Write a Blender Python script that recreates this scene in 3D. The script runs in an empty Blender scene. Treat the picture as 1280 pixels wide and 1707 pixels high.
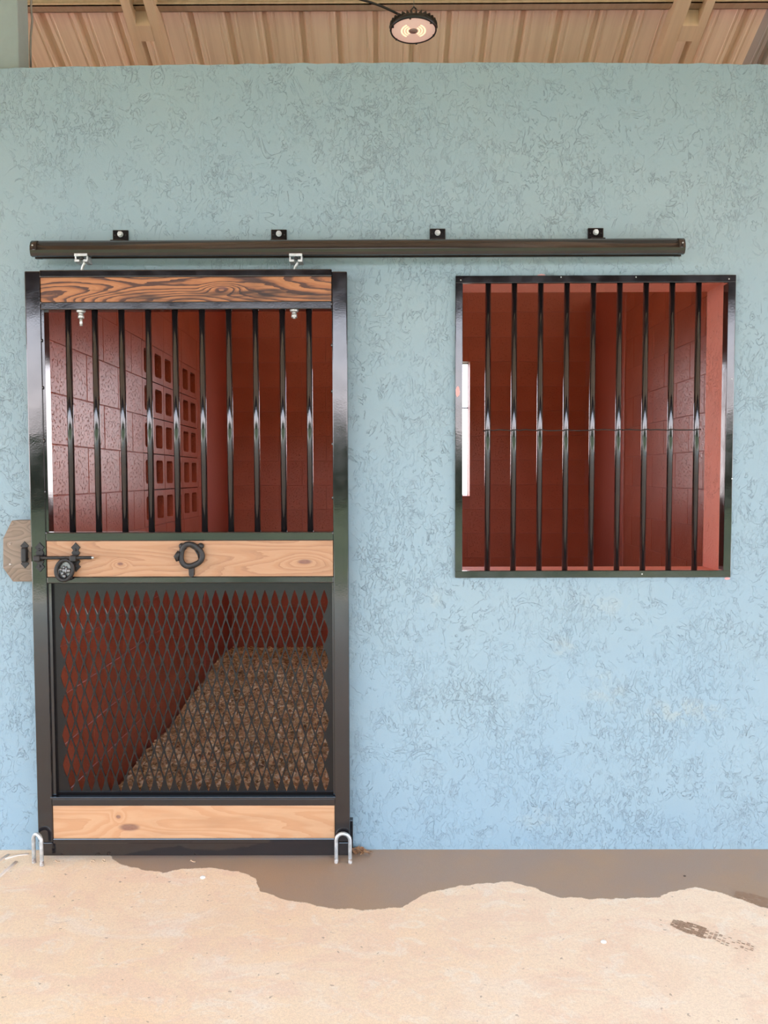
import bpy, bmesh, math, random
from mathutils import Vector, Matrix
random.seed(7)
R = math.radians
sc = bpy.context.scene
col = sc.collection

# ------------------------------------------------------------------ camera
F_PX, W_PX, H_PX = 1270.0, 1280, 1707
CAM = Vector((0.0, -2.85, 1.427))
ROT = Matrix.Rotation(R(.22), 3, 'Z') @ Matrix.Rotation(R(90 - 2.7), 3, 'X') @ Matrix.Rotation(-.0028, 3, 'Z')
cd = bpy.data.cameras.new('camera')
cd.sensor_width = 36
cd.lens = F_PX / H_PX * 36
cam = bpy.data.objects.new('camera', cd)
cam.matrix_world = Matrix.Translation(CAM) @ ROT.to_4x4()
col.objects.link(cam)
sc.camera = cam

def ray(px, py):
    return ROT @ Vector(((px - W_PX / 2) / F_PX, -(py - H_PX / 2) / F_PX, -1))
def at(px, py, Y):                       # point of the plane y = Y seen at a pixel
    d = ray(px, py)
    return CAM + d * ((Y - CAM.y) / d.y)
def on_floor(px, py, z=0.0):
    d = ray(px, py)
    return CAM + d * ((z - CAM.z) / d.z)

# ------------------------------------------------------------------ light and exposure
sc.view_settings.view_transform = 'Standard'
sc.view_settings.look = 'None'
sc.view_settings.gamma = 1
sc.view_settings.use_curve_mapping = False
sc.view_settings.exposure = -0.13
SKY, SUN = 9.0, 9.0
w = bpy.data.worlds.new('sky')
sc.world = w
w.use_nodes = True
nt = w.node_tree
for n in list(nt.nodes): nt.nodes.remove(n)
tc = nt.nodes.new('ShaderNodeTexCoord')
sp = nt.nodes.new('ShaderNodeSeparateXYZ')
rp = nt.nodes.new('ShaderNodeValToRGB')
bg = nt.nodes.new('ShaderNodeBackground')
wo = nt.nodes.new('ShaderNodeOutputWorld')
nt.links.new(tc.outputs['Generated'], sp.inputs[0])
nt.links.new(sp.outputs['Z'], rp.inputs[0])
nt.links.new(rp.outputs[0], bg.inputs[0])
nt.links.new(bg.outputs[0], wo.inputs[0])
rp.color_ramp.elements[0].color = (1.0, .91, .93, 1)
rp.color_ramp.elements[1].color = (.40, .69, 1.0, 1)
rp.color_ramp.elements[1].position = .42
rp.color_ramp.elements[0].position = .06
bg.inputs[1].default_value = SKY
sd = bpy.data.lights.new('sun', 'SUN')
sd.energy = SUN
sd.angle = R(.6)
sd.color = (1, .95, .86)
so = bpy.data.objects.new('sun', sd)
so.rotation_euler = Vector((-.42, .18, .9)).to_track_quat('Z', 'Y').to_euler()
col.objects.link(so)

# ------------------------------------------------------------------ node helpers and materials
class NB:
    def __init__(s, name):
        s.m = bpy.data.materials.new(name)
        s.m.use_nodes = True
        s.t = s.m.node_tree
        s.p = s.t.nodes['Principled BSDF']
        s.co = s.t.nodes.new('ShaderNodeTexCoord').outputs['Object']
    def new(s, typ, **kw):
        n = s.t.nodes.new(typ)
        for k, v in kw.items(): setattr(n, k, v)
        return n
    def put(s, sock, v):
        if isinstance(v, bpy.types.NodeSocket): s.t.links.new(v, sock)
        elif v is not None:
            if sock.type == 'RGBA' and len(v) == 3: v = (*v, 1)
            sock.default_value = v
    def scale(s, v, co=None, loc=(0, 0, 0), rot=(0, 0, 0)):
        n = s.new('ShaderNodeMapping')
        s.put(n.inputs[0], co or s.co)
        n.inputs['Location'].default_value = loc
        n.inputs['Rotation'].default_value = rot
        n.inputs['Scale'].default_value = v
        return n.outputs[0]
    def noise(s, sc_, detail=3, rough=.5, dist=0, co=None):
        n = s.new('ShaderNodeTexNoise')
        s.put(n.inputs['Vector'], co or s.co)
        n.inputs['Scale'].default_value = sc_
        n.inputs['Detail'].default_value = detail
        n.inputs['Roughness'].default_value = rough
        n.inputs['Distortion'].default_value = dist
        return n.outputs['Fac']
    def math(s, op, a, b=None, clamp=False):
        n = s.new('ShaderNodeMath', operation=op, use_clamp=clamp)
        s.put(n.inputs[0], a)
        if b is not None: s.put(n.inputs[1], b)
        return n.outputs[0]
    def rng(s, v, a, b, c=0., d=1., smooth=True):
        n = s.new('ShaderNodeMapRange', interpolation_type='SMOOTHSTEP' if smooth else 'LINEAR')
        s.put(n.inputs['Value'], v)
        for k, x in zip(('From Min', 'From Max', 'To Min', 'To Max'), (a, b, c, d)): n.inputs[k].default_value = x
        return n.outputs[0]
    def mix(s, f, a, b, mode='MIX'):
        n = s.new('ShaderNodeMix', data_type='RGBA', blend_type=mode)
        s.put(n.inputs[0], f); s.put(n.inputs[6], a); s.put(n.inputs[7], b)
        return n.outputs[2]
    def ramp(s, v, stops):
        n = s.new('ShaderNodeValToRGB')
        s.put(n.inputs[0], v)
        e = n.color_ramp.elements
        while len(e) < len(stops): e.new(.5)
        for x, (p, c) in zip(e, stops):
            x.position = p; x.color = (*c, 1)
        return n.outputs[0]
    def bump(s, h, dist, strength=1., prev=None):
        n = s.new('ShaderNodeBump')
        n.inputs['Strength'].default_value = strength
        n.inputs['Distance'].default_value = dist
        s.put(n.inputs['Height'], h)
        if prev is not None: s.put(n.inputs['Normal'], prev)
        return n.outputs[0]
    def out(s, base=None, rough=None, metal=None, normal=None, **kw):
        s.put(s.p.inputs['Base Color'], base); s.put(s.p.inputs['Roughness'], rough)
        s.put(s.p.inputs['Metallic'], metal)
        if normal is not None: s.put(s.p.inputs['Normal'], normal)
        for k, v in kw.items(): s.put(s.p.inputs[k], v)
        return s.m

def lin(r, g, b):
    f = lambda c: (c / 255 / 12.92) if c <= 10 else ((c / 255 + .055) / 1.055) ** 2.4
    return (f(r), f(g), f(b))

def stucco(name, base, alt, lip_shade, amt=1.0, rough=.62, stains=()):
    b = NB(name)
    patch = b.rng(b.noise(2.1, 3, .55), .42, .58)
    patch2 = b.rng(b.noise(2.9, 3, .6, co=b.scale((1, 1, .7), loc=(5, 2, 1))), .44, .58)
    n1 = b.noise(7, 4, .62, 1.1, co=b.scale((1, 1, .8)))
    n2 = b.noise(20, 4, .62, 1.0, co=b.scale((1, 1, .75), loc=(3, 1, 7)))
    n3 = b.noise(42, 3, .62, .8, co=b.scale((1.15, 1, .6), loc=(1, 9, 2)))
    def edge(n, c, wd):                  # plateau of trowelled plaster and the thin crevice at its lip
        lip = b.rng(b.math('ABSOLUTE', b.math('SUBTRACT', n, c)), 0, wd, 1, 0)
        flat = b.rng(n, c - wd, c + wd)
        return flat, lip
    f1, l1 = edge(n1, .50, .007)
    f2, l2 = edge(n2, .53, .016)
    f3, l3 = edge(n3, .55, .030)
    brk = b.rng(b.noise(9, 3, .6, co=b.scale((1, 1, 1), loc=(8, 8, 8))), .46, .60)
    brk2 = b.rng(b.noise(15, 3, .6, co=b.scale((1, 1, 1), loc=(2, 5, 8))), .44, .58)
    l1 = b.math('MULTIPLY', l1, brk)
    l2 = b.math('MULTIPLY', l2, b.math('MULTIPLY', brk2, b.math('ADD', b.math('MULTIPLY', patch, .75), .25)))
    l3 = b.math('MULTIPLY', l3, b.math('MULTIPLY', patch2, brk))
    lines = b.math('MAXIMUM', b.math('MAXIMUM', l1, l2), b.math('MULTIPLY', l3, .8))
    h = b.math('ADD', b.math('MULTIPLY', b.math('MULTIPLY', f1, brk), .25), b.math('MULTIPLY', b.math('MULTIPLY', f2, brk2), .40))
    h = b.math('ADD', h, b.math('MULTIPLY', b.math('MULTIPLY', f3, patch2), .45))
    h = b.math('SUBTRACT', h, b.math('MULTIPLY', lines, .35))
    h = b.math('ADD', h, b.math('MULTIPLY', b.noise(3, 3), .8))
    fine = b.noise(150, 3, .6)
    nrm = b.bump(h, .0042 * amt, 1.0)
    nrm = b.bump(fine, .0012 * amt, .6, nrm)
    c = b.mix(b.rng(b.noise(1.1, 4, .6), .35, .7), base, alt)
    for (sx, sz, rx, rz, k) in stains:            # old beige blots showing through the paint
        v = b.new('ShaderNodeVectorMath', operation='LENGTH')
        b.put(v.inputs[0], b.scale((1/rx, 0, 1/rz), loc=(-sx/rx, 0, -sz/rz)))
        m_ = b.math('MULTIPLY', b.rng(v.outputs['Value'], .2, 1.0, 1, 0), b.rng(b.noise(16, 4, .65, .6), .42, .62))
        c = b.mix(b.math("MULTIPLY", m_, k * .7), c, (.37, .40, .36))
    c = b.mix(b.math('MULTIPLY', lines, .34 * amt), c, lip_shade)  # crevice lines painted darker, standing in for shade at the plaster edges
    return b.out(c, rough, normal=nrm)

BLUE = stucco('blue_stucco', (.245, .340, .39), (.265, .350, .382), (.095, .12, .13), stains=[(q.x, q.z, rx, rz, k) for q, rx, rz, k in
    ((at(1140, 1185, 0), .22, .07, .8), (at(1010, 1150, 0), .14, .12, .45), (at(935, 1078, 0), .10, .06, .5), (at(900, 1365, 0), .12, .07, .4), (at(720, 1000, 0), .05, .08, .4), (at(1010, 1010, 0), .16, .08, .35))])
SALMON = stucco('salmon_plaster', (.80, .25, .175), (.85, .30, .22), (.45, .12, .09), .9, .6)

def block_paint():
    b = NB('red_block_paint')
    c = b.mix(b.rng(b.noise(2.3, 4), .3, .7), (.36, .074, .036), (.41, .093, .048))
    pit = b.rng(b.noise(85, 3, .65), .30, .44)
    nrm = b.bump(pit, .0035, .9)
    nrm = b.bump(b.noise(9, 3), .004, .5, nrm)
    nrm = b.bump(b.noise(220, 2), .001, .5, nrm)
    b.p.inputs['Specular IOR Level'].default_value = .36
    return b.out(c, .30, normal=nrm)
RED = block_paint()
def smooth_red():
    b = NB('smooth_red_plaster')
    c = b.mix(b.noise(3, 3), (.36, .078, .048), (.40, .09, .058))
    return b.out(c, .42, normal=b.bump(b.noise(30, 3), .002, .5))
REDS = smooth_red()
def joint():
    b = NB('painted_mortar')
    return b.out(b.mix(b.noise(8, 3), (.32, .070, .043), (.38, .088, .055)), .55, normal=b.bump(b.noise(60, 3), .003))
JOINT = joint()

def black_gloss():
    b = NB('glossy_black_paint')
    nrm = b.bump(b.noise(7, 2, .5), .004, .22)
    nrm = b.bump(b.noise(160, 2), .0004, .2, nrm)
    r = b.rng(b.noise(12, 3), .3, .7, .07, .16)
    m = b.out(b.mix(b.noise(5, 2), (.006, .005, .006), (.011, .009, .010)), r, normal=nrm)
    b.p.inputs['IOR'].default_value = 1.62
    b.p.inputs['Coat Weight'].default_value = .35
    b.p.inputs['Coat Roughness'].default_value = .06
    return m
BLACK = black_gloss()
def black_mesh():
    b = NB('black_sheet_paint')
    return b.out((.008, .0065, .0065), .22, normal=b.bump(b.noise(40, 3), .001, .4), IOR=1.4)
SHEET = black_mesh()
def iron():
    b = NB('cast_black_iron')
    return b.out(b.mix(b.noise(60, 3), (.012, .011, .011), (.03, .026, .024)), .45, .3, b.bump(b.noise(180, 3), .001, .8))
IRON = iron()
def bronze_track():
    b = NB('dark_bronze_track_paint')
    nrm = b.bump(b.noise(4, 2, co=b.scale((.6, 1, 3))), .004, .3)
    return b.out(b.mix(b.noise(6, 2), (.018, .012, .009), (.028, .019, .014)), .16, normal=nrm, IOR=1.5)
TRACK = bronze_track()
def zinc():
    b = NB('galvanised_steel')
    return b.out(b.mix(b.rng(b.noise(45, 4), .4, .65), (.48, .50, .50), (.66, .68, .67)), b.rng(b.noise(30, 3), .3, .7, .3, .5), .75,
                 b.bump(b.noise(90, 3), .0008, .6))
ZINC = zinc()
def rust():
    b = NB('rusty_galvanised_steel')
    return b.out(b.mix(b.rng(b.noise(90, 4), .4, .6), (.22, .15, .11), (.5, .46, .42)), .6, .3)
RUST = rust()

def wood(name, dark, mid, light, freq, knots, contrast, seed, char=0.0):
    b = NB(name)
    co = b.scale((1.25, 1, 8.5), loc=(seed, seed * .3, seed * .7))
    f = b.noise(1.0, 1.2, .35, .25, co=co)
    kn = None
    for (kx, kz, rx, rz) in knots:
        q = b.scale((1 / rx, 0, 1 / rz), loc=(-kx / rx, 0, -kz / rz))
        q = b.scale((1, 1, 1), co=q, rot=(0, .35, 0))
        v = b.new('ShaderNodeVectorMath', operation='LENGTH')
        b.put(v.inputs[0], q)
        d = v.outputs['Value']
        pull = b.rng(d, 0, 4.5, .16, 0)
        f = b.math('ADD', f, pull)
        core = b.rng(d, .55, 1.15, 1, 0)
        kn = core if kn is None else b.math('MAXIMUM', kn, core)
    f = b.math('ADD', f, b.math('MULTIPLY', b.noise(1, 3, .6, co=b.scale((7, 1, 60), loc=(seed, 1, 2))), .05))
    bands = b.math('FRACT', b.math('MULTIPLY', f, freq))
    line = b.math('MULTIPLY', b.rng(bands, .30, .97), b.rng(bands, 1.0, .97))     # slow rise to the dark late wood, sharp fall
    fine = b.math('FRACT', b.math('MULTIPLY', f, freq*3.3))
    fib = b.noise(1, 4, .7, co=b.scale((6, 6, 260)))
    v = b.math('ADD', b.math('MULTIPLY', line, contrast), b.math('ADD', b.math('MULTIPLY', fib, .28), b.math('MULTIPLY', fine, .14 * contrast)))
    c = b.ramp(v, [(.10, light), (.40, mid), (.60, mid), (.95, dark)])
    if char:
        c = b.mix(b.math('MULTIPLY', b.rng(b.noise(1, 3, .6, .4, co=b.scale((2.2, 1, 16), loc=(seed + 2, 0, 4))), .50, .66), char), c, tuple(x * .28 for x in dark))
    blot = b.rng(b.noise(1, 3, .6, co=b.scale((2.6, 1, 12), loc=(9, 3, seed))), .48, .7)
    c = b.mix(b.math('MULTIPLY', blot, .30), c, tuple(x * .62 for x in mid))
    if kn is not None:
        ring = b.math('MULTIPLY', b.noise(1, 2, co=b.scale((60, 1, 160))), .5)
        c = b.mix(b.math('MULTIPLY', kn, b.math('ADD', ring, .45)), c, (.12, .045, .04))
    return b.out(c, .42, normal=b.bump(fib, .0006, .5))

def tan_paint(name, a, c2, rough=.5):
    b = NB(name)
    streak = b.noise(1, 3, .6, co=b.scale((26, 1.2, 1.2)))
    c = b.mix(b.rng(streak, .35, .65), a, c2)
    return b.out(c, rough, normal=b.bump(b.noise(30, 2), .001, .3))
ROOF = tan_paint('tan_roof_sheet', (.89, .69, .51), (.80, .60, .43))
GREYROOF = tan_paint('grey_roof_sheet', (.46, .40, .36), (.42, .37, .34))
STEEL = tan_paint('tan_primer_steel', (.72, .52, .35), (.64, .46, .31))

def concrete():
    b = NB('porch_concrete')
    big = b.noise(.9, 4, .6)
    c = b.ramp(big, [(.30, (.965, .76, .55)), (.5, (.955, .705, .465)), (.68, (.955, .63, .365))])
    sx = b.new('ShaderNodeSeparateXYZ'); b.put(sx.inputs[0], b.co)
    X, Y = sx.outputs['X'], sx.outputs['Y']
    c = b.mix(b.rng(X, -1.2, 1.2, 0, .75), c, (.97, .78, .60))      # redder to the left, paler to the right
    c = b.mix(b.math('MULTIPLY', b.rng(b.noise(5, 5, .65, .5), .5, .68), .45), c, (.88, .62, .44))
    c = b.mix(b.math('MULTIPLY', b.rng(b.noise(2.2, 5, .6, 1, co=b.scale((1, 2, 1), loc=(4, 4, 0))), .55, .7), .35), c, (.95, .86, .76))
    sand = b.noise(260, 3, .7)
    c = b.mix(b.math('MULTIPLY', b.rng(b.noise(3.4, 5, .7, 1.2, co=b.scale((1, 1.6, 1), loc=(7, 1, 0))), .47, .62), .60), c, (.90, .62, .45))
    c = b.mix(b.math('MULTIPLY', b.rng(b.noise(9, 4, .7, .8, co=b.scale((1, 1.4, 1), loc=(2, 6, 0))), .52, .66), .5), c, (.97, .86, .72))
    c = b.mix(b.math('MULTIPLY', b.rng(b.noise(16, 4, .7, 1.5, co=b.scale((1, 2, 1), loc=(6, 2, 0))), .60, .72), .40), c, (.62, .43, .31))
    c = b.mix(b.math('MULTIPLY', b.rng(b.noise(110, 3, .7), .42, .62), .26), c, (.66, .48, .35))
    c = b.mix(b.math('MULTIPLY', b.rng(sand, .35, .65), .30), c, (.60, .44, .32))
    # spots of grit
    c = b.mix(b.math('MULTIPLY', b.rng(b.noise(42, 2), .69, .74), .7), c, (.40, .28, .2))
    # the wet band along the wall: its edge is a curve over x
    pts = [(175,1420),(183,1424),(190,1434),(205,1443),(240,1450),(272,1455),(300,1449),(345,1446),(395,1453),(425,1463),(432,1484),(475,1500),
           (550,1514),(610,1517),(670,1512),(710,1489),(770,1476),(850,1469),(890,1480),(928,1496),(1010,1499),(1100,1495),(1120,1486),
           (1160,1480),(1195,1486),(1225,1485),(1235,1500),(1262,1511),(1320,1520)]
    fc = b.new('ShaderNodeFloatCurve')
    cv = fc.mapping.curves[0]
    prs = []
    for p in pts:
        q = on_floor(*p)
        prs.append(((q.x + 2) / 4, max(0., -q.y) / .5))
    prs = [(0, 0), (prs[0][0] - .004, 0)] + prs + [(1, prs[-1][1])]
    while len(cv.points) < len(prs): cv.points.new(.5, .5)
    for pnt, (u, v) in zip(cv.points, prs):
        pnt.location = (u, v); pnt.handle_type = 'VECTOR'
    fc.mapping.update()
    jit = b.math('MULTIPLY', b.math('SUBTRACT', b.noise(28, 4, .65), .5), .012)
    b.put(fc.inputs['Value'], b.math('DIVIDE', b.math('ADD', b.math('ADD', X, jit), 2.0), 4.0))
    lim = b.math('MULTIPLY', fc.outputs[0], .5)
    dd = b.math('ADD', b.math('SUBTRACT', lim, b.math('MULTIPLY', Y, -1.0)), b.math('MULTIPLY', b.math('SUBTRACT', b.noise(20, 5, .65), .5), .035))
    wet = b.rng(dd, -.002, .003)
    wet = b.math('MULTIPLY', wet, b.rng(X, -1.12, -1.08))
    cw = b.mix(b.rng(b.noise(3, 4, .6), .3, .7), (.41, .265, .165), (.36, .255, .19))
    cw = b.mix(b.math('MULTIPLY', b.rng(sand, .35, .7), .25), cw, (.25, .17, .125))
    c = b.mix(wet, c, cw)
    nrm = b.bump(sand, .0012, .5)
    nrm = b.bump(b.noise(30, 4, .6), .003, .3, nrm)
    r = b.rng(wet, 0, 1, .85, .55)
    return b.out(c, r, normal=nrm)
CONC = concrete()
def flat(name, c, rough=.6, metal=0., c2=None, sc_=30, bd=.0008):
    b = NB(name)
    return b.out(b.mix(b.noise(sc_, 3), c, c2 or tuple(x * .85 for x in c)), rough, metal, b.bump(b.noise(sc_ * 3, 3), bd, .5))
WETPRINT = flat('wet_boot_mark', (.30, .17, .10), .6, 0, (.42, .26, .16), 60)
CEMENT = flat('cement_ridge', (.80, .66, .55), .9)
GREEN = flat('sage_post_paint', (.28, .335, .33), .6)
CABLE = flat('black_cable', (.015, .012, .011), .5)
GREYC = flat('grey_cable', (.25, .22, .19), .5)
PINKPAINT = flat('pink_paint_spot', (.72, .34, .32), .5)
LENS = flat('frosted_lens', (.85, .62, .52), .35, 0, (.82, .56, .47), 20)
LENS.node_tree.nodes['Principled BSDF'].inputs['Emission Color'].default_value = (1, .66, .52, 1)
LENS.node_tree.nodes['Principled BSDF'].inputs['Emission Strength'].default_value = .45
FIX = flat('black_lamp_housing', (.012, .011, .011), .4)
DARKCEIL = flat('dirt_base', (.30, .18, .10), .9)
LEAF = flat('dry_leaf', (.28, .12, .055), .8, 0, (.40, .22, .10), 40)
SHAVE = flat('pale_wood_curl', (.75, .52, .33), .7)
TREE = flat('dark_foliage', (.02, .035, .012), .9, 0, (.045, .07, .02), 2)
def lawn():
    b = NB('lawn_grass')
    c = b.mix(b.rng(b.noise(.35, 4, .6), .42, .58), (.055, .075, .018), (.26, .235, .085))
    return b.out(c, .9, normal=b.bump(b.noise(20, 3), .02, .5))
LAWN = lawn()
FARWALL = flat('pale_far_ground', (.20, .20, .12), .9)
def weathered():
    b = NB('weathered_latch_wood')
    f = b.noise(1, 1.5, .4, .3, co=b.scale((7, 1, 11), loc=(3, 0, 1)))
    bands = b.math('FRACT', b.math('MULTIPLY', f, 11))
    c = b.ramp(bands, [(.0, (.25, .185, .135)), (.5, (.225, .165, .12)), (.95, (.17, .125, .09))])
    return b.out(c, .7, normal=b.bump(bands, .001, .4))
GREYWOOD = weathered()
def chips():
    b = NB('wood_shaving_bedding')
    g = b.new('ShaderNodeNewGeometry')
    c = b.ramp(g.outputs['Random Per Island'], [(0, (.22, .10, .045)), (.2, (.46, .26, .12)), (.5, (.66, .41, .21)), (.8, (.80, .58, .35)), (1, (.92, .78, .60))])
    return b.out(c, .8)
CHIPS = chips()
def lit(name, c, s):
    b = NB(name)
    b.put(b.p.inputs['Emission Color'], c)
    b.p.inputs['Emission Strength'].default_value = s
    return b.out(b.mix(b.noise(50), c, tuple(x * .9 for x in c)), .5)
LED = lit('lit_led', (1.0, .85, .55), 1.1)

# ------------------------------------------------------------------ mesh helpers
class MB:
    def __init__(s): s.v = []; s.f = []; s.mi = []; s.smooth = []
    def add(s, vs, fs, mi=0, smooth=False):
        o = len(s.v)
        s.v += [tuple(x) for x in vs]
        for f in fs:
            s.f.append(tuple(i + o for i in f)); s.mi.append(mi); s.smooth.append(smooth)
        return s
    def box(s, a, b, bev=0., mi=0):
        x0, y0, z0 = (min(p, q) for p, q in zip(a, b)); x1, y1, z1 = (max(p, q) for p, q in zip(a, b))
        if bev <= 0:
            vs = [(x0,y0,z0),(x1,y0,z0),(x1,y1,z0),(x0,y1,z0),(x0,y0,z1),(x1,y0,z1),(x1,y1,z1),(x0,y1,z1)]
            return s.add(vs, [(0,3,2,1),(4,5,6,7),(0,1,5,4),(1,2,6,5),(2,3,7,6),(3,0,4,7)], mi)
        bm = bmesh.new()
        bmesh.ops.create_cube(bm, size=1, matrix=Matrix.Translation(((x0+x1)/2, (y0+y1)/2, (z0+z1)/2)) @ Matrix.Diagonal((x1-x0, y1-y0, z1-z0, 1)))
        bmesh.ops.bevel(bm, geom=bm.edges[:], offset=min(bev, .45 * min(x1-x0, y1-y0, z1-z0)), segments=2, affect='EDGES', profile=.5)
        bm.verts.index_update()
        s.add([v.co for v in bm.verts], [[v.index for v in f.verts] for f in bm.faces], mi)
        bm.free()
        return s
    def tube(s, pts, r, n=10, caps=True, mi=0, closed=False):
        pts = [Vector(p) for p in pts]
        rs = r if isinstance(r, (list, tuple)) else [r] * len(pts)
        vs, fs = [], []
        up = None
        m = len(pts)
        for i, p in enumerate(pts):
            if closed: t = pts[(i + 1) % m] - pts[i - 1]
            else: t = pts[min(i + 1, m - 1)] - pts[max(i - 1, 0)]
            t.normalize()
            if up is None:
                up = Vector((0, 0, 1)) if abs(t.z) < .9 else Vector((1, 0, 0))
            a = t.cross(up).normalized(); up = a.cross(t).normalized()
            for k in range(n):
                q = 2 * math.pi * k / n
                vs.append(p + (a * math.cos(q) + up * math.sin(q)) * rs[i])
        for i in range(m if closed else m - 1):
            j = (i + 1) % m
            for k in range(n):
                l = (k + 1) % n
                fs.append((i*n+k, i*n+l, j*n+l, j*n+k))
        s.add(vs, fs, mi, True)
        if caps and not closed:
            s.add([vs[k] for k in range(n)], [tuple(range(n))[::-1]], mi)
            s.add([vs[(m-1)*n+k] for k in range(n)], [tuple(range(n))], mi)
        return s
    def prism(s, poly, y0, y1, mi=0):       # outline in x,z extruded over y
        n = len(poly)
        vs = [(x, y0, z) for x, z in poly] + [(x, y1, z) for x, z in poly]
        fs = [tuple(range(n)), tuple(range(2*n-1, n-1, -1))] + [(i, i+n, (i+1) % n + n, (i+1) % n) for i in range(n)]
        return s.add(vs, fs, mi)
    def lathe(s, prof, c, n=32, mi=0):      # radius, z
        vs, fs = [], []
        for r_, z in prof:
            for k in range(n):
                q = 2*math.pi*k/n
                vs.append((c[0]+r_*math.cos(q), c[1]+r_*math.sin(q), c[2]+z))
        for i in range(len(prof)-1):
            for k in range(n):
                l = (k+1) % n
                fs.append((i*n+k, i*n+l, (i+1)*n+l, (i+1)*n+k))
        return s.add(vs, fs, mi, True)
    def ball(s, c, r, mi=0, seg=10, rings=6):
        r = r if isinstance(r, (tuple, list)) else (r, r, r)
        vs, fs = [], []
        for i in range(rings+1):
            a = math.pi*i/rings
            for k in range(seg):
                q = 2*math.pi*k/seg
                vs.append((c[0]+r[0]*math.sin(a)*math.cos(q), c[1]+r[1]*math.sin(a)*math.sin(q), c[2]+r[2]*math.cos(a)))
        for i in range(rings):
            for k in range(seg):
                l = (k+1) % seg
                fs.append((i*seg+k, (i+1)*seg+k, (i+1)*seg+l, i*seg+l))
        return s.add(vs, fs, mi, True)
    def build(s, name, mats, parent=None, loc=None, fix=True):
        mats = mats if isinstance(mats, (list, tuple)) else [mats]
        base = Vector(loc) if loc is not None else (wloc(parent) if parent else Vector((0, 0, 0)))
        me = bpy.data.meshes.new(name)
        me.from_pydata([tuple(Vector(v) - base) for v in s.v], [], s.f)
        for m in mats: me.materials.append(m)
        me.polygons.foreach_set('material_index', s.mi)
        me.polygons.foreach_set('use_smooth', s.smooth)
        if fix:
            bm = bmesh.new(); bm.from_mesh(me)
            bmesh.ops.remove_doubles(bm, verts=bm.verts[:], dist=1e-5)
            bmesh.ops.recalc_face_normals(bm, faces=bm.faces[:])
            bm.to_mesh(me); bm.free()
        me.update()
        o = bpy.data.objects.new(name, me)
        col.objects.link(o)
        place(o, base, parent)
        return o
def wloc(o):
    p = Vector(o.location)
    while o.parent: o = o.parent; p = p + Vector(o.location)
    return p
def place(o, world, parent):
    o.parent = parent
    o.location = Vector(world) - (wloc(parent) if parent else Vector((0, 0, 0)))
def tag(o, label=None, cat=None, group=None, kind=None):
    if label: o['label'] = label
    if cat: o['category'] = cat
    if group: o['group'] = group
    if kind: o['kind'] = kind
    return o
def empty(name, loc, parent=None):
    o = bpy.data.objects.new(name, None)
    o.empty_display_size = .1
    col.objects.link(o)
    place(o, loc, parent)
    return o
def copy(src, world, parent=None, scale=None):
    c = src.copy()
    col.objects.link(c)
    place(c, world, parent if parent else src.parent)
    if scale: c.scale = scale
    return c

# ------------------------------------------------------------------ setting: floor
fl = MB().box((-10, -6.6, -.15), (10, 0.0, 0)).build('floor', CONC)
tag(fl, kind='structure')
def ridge(pts, r):
    m = MB()
    P = [on_floor(*p) for p in pts]
    m.tube([(p.x, p.y, .001) for p in P], r, 6)
    for i, v in enumerate(m.v): m.v[i] = (v[0], v[1], max(-.004, v[2] * .55))
    return m.build('cement_ridge', CEMENT, fl)
ridge([(-30, 1478), (-5, 1465), (12, 1450), (27, 1437)], .008)
ridge([(-30, 1452), (-5, 1438), (14, 1425)], .007)
ridge([(8, 1432), (30, 1426), (48, 1424)], .006)
def boot_print(c, ang, full=True):
    m = MB()
    ca, sa = math.cos(ang), math.sin(ang)
    def quad(u0, v0, u1, v1):
        q = [(u0, v0), (u1, v0), (u1, v1), (u0, v1)]
        m.add([(c.x + u*ca - v*sa, c.y + u*sa + v*ca, .0012) for u, v in q], [(0, 1, 2, 3)])
    rnd = random.Random(3)
    L, Wd = .24, .042
    u = -L/2
    while u < L/2:
        t = (u + L/2) / L
        half = Wd * (math.sin(math.pi*min(1, max(.06, t*.93+.05)))**.45) * (.85 + .15*math.cos(6*t))
        step = .010 if t < .4 else .013
        n = 9
        for k in range(n):
            v0 = -half + 2*half*k/n; v1 = v0 + 2*half/n*(.96 if t < .4 else .72)
            if rnd.random() < (.10 if t < .4 else .25 + .35*t): continue
            quad(u, v0 + rnd.uniform(0, .002), u + step*(.97 if t < .4 else .7), v1)
        u += step
    return m.build('boot_print', WETPRINT, fl)
b0, b1 = on_floor(1138, 1544), on_floor(1236, 1576)
boot_print((b0 + b1) / 2, math.atan2(b1.y - b0.y, b1.x - b0.x))
b2 = on_floor(1290, 1509)
boot_print(b2, math.atan2(b1.y - b0.y, b1.x - b0.x))

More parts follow.
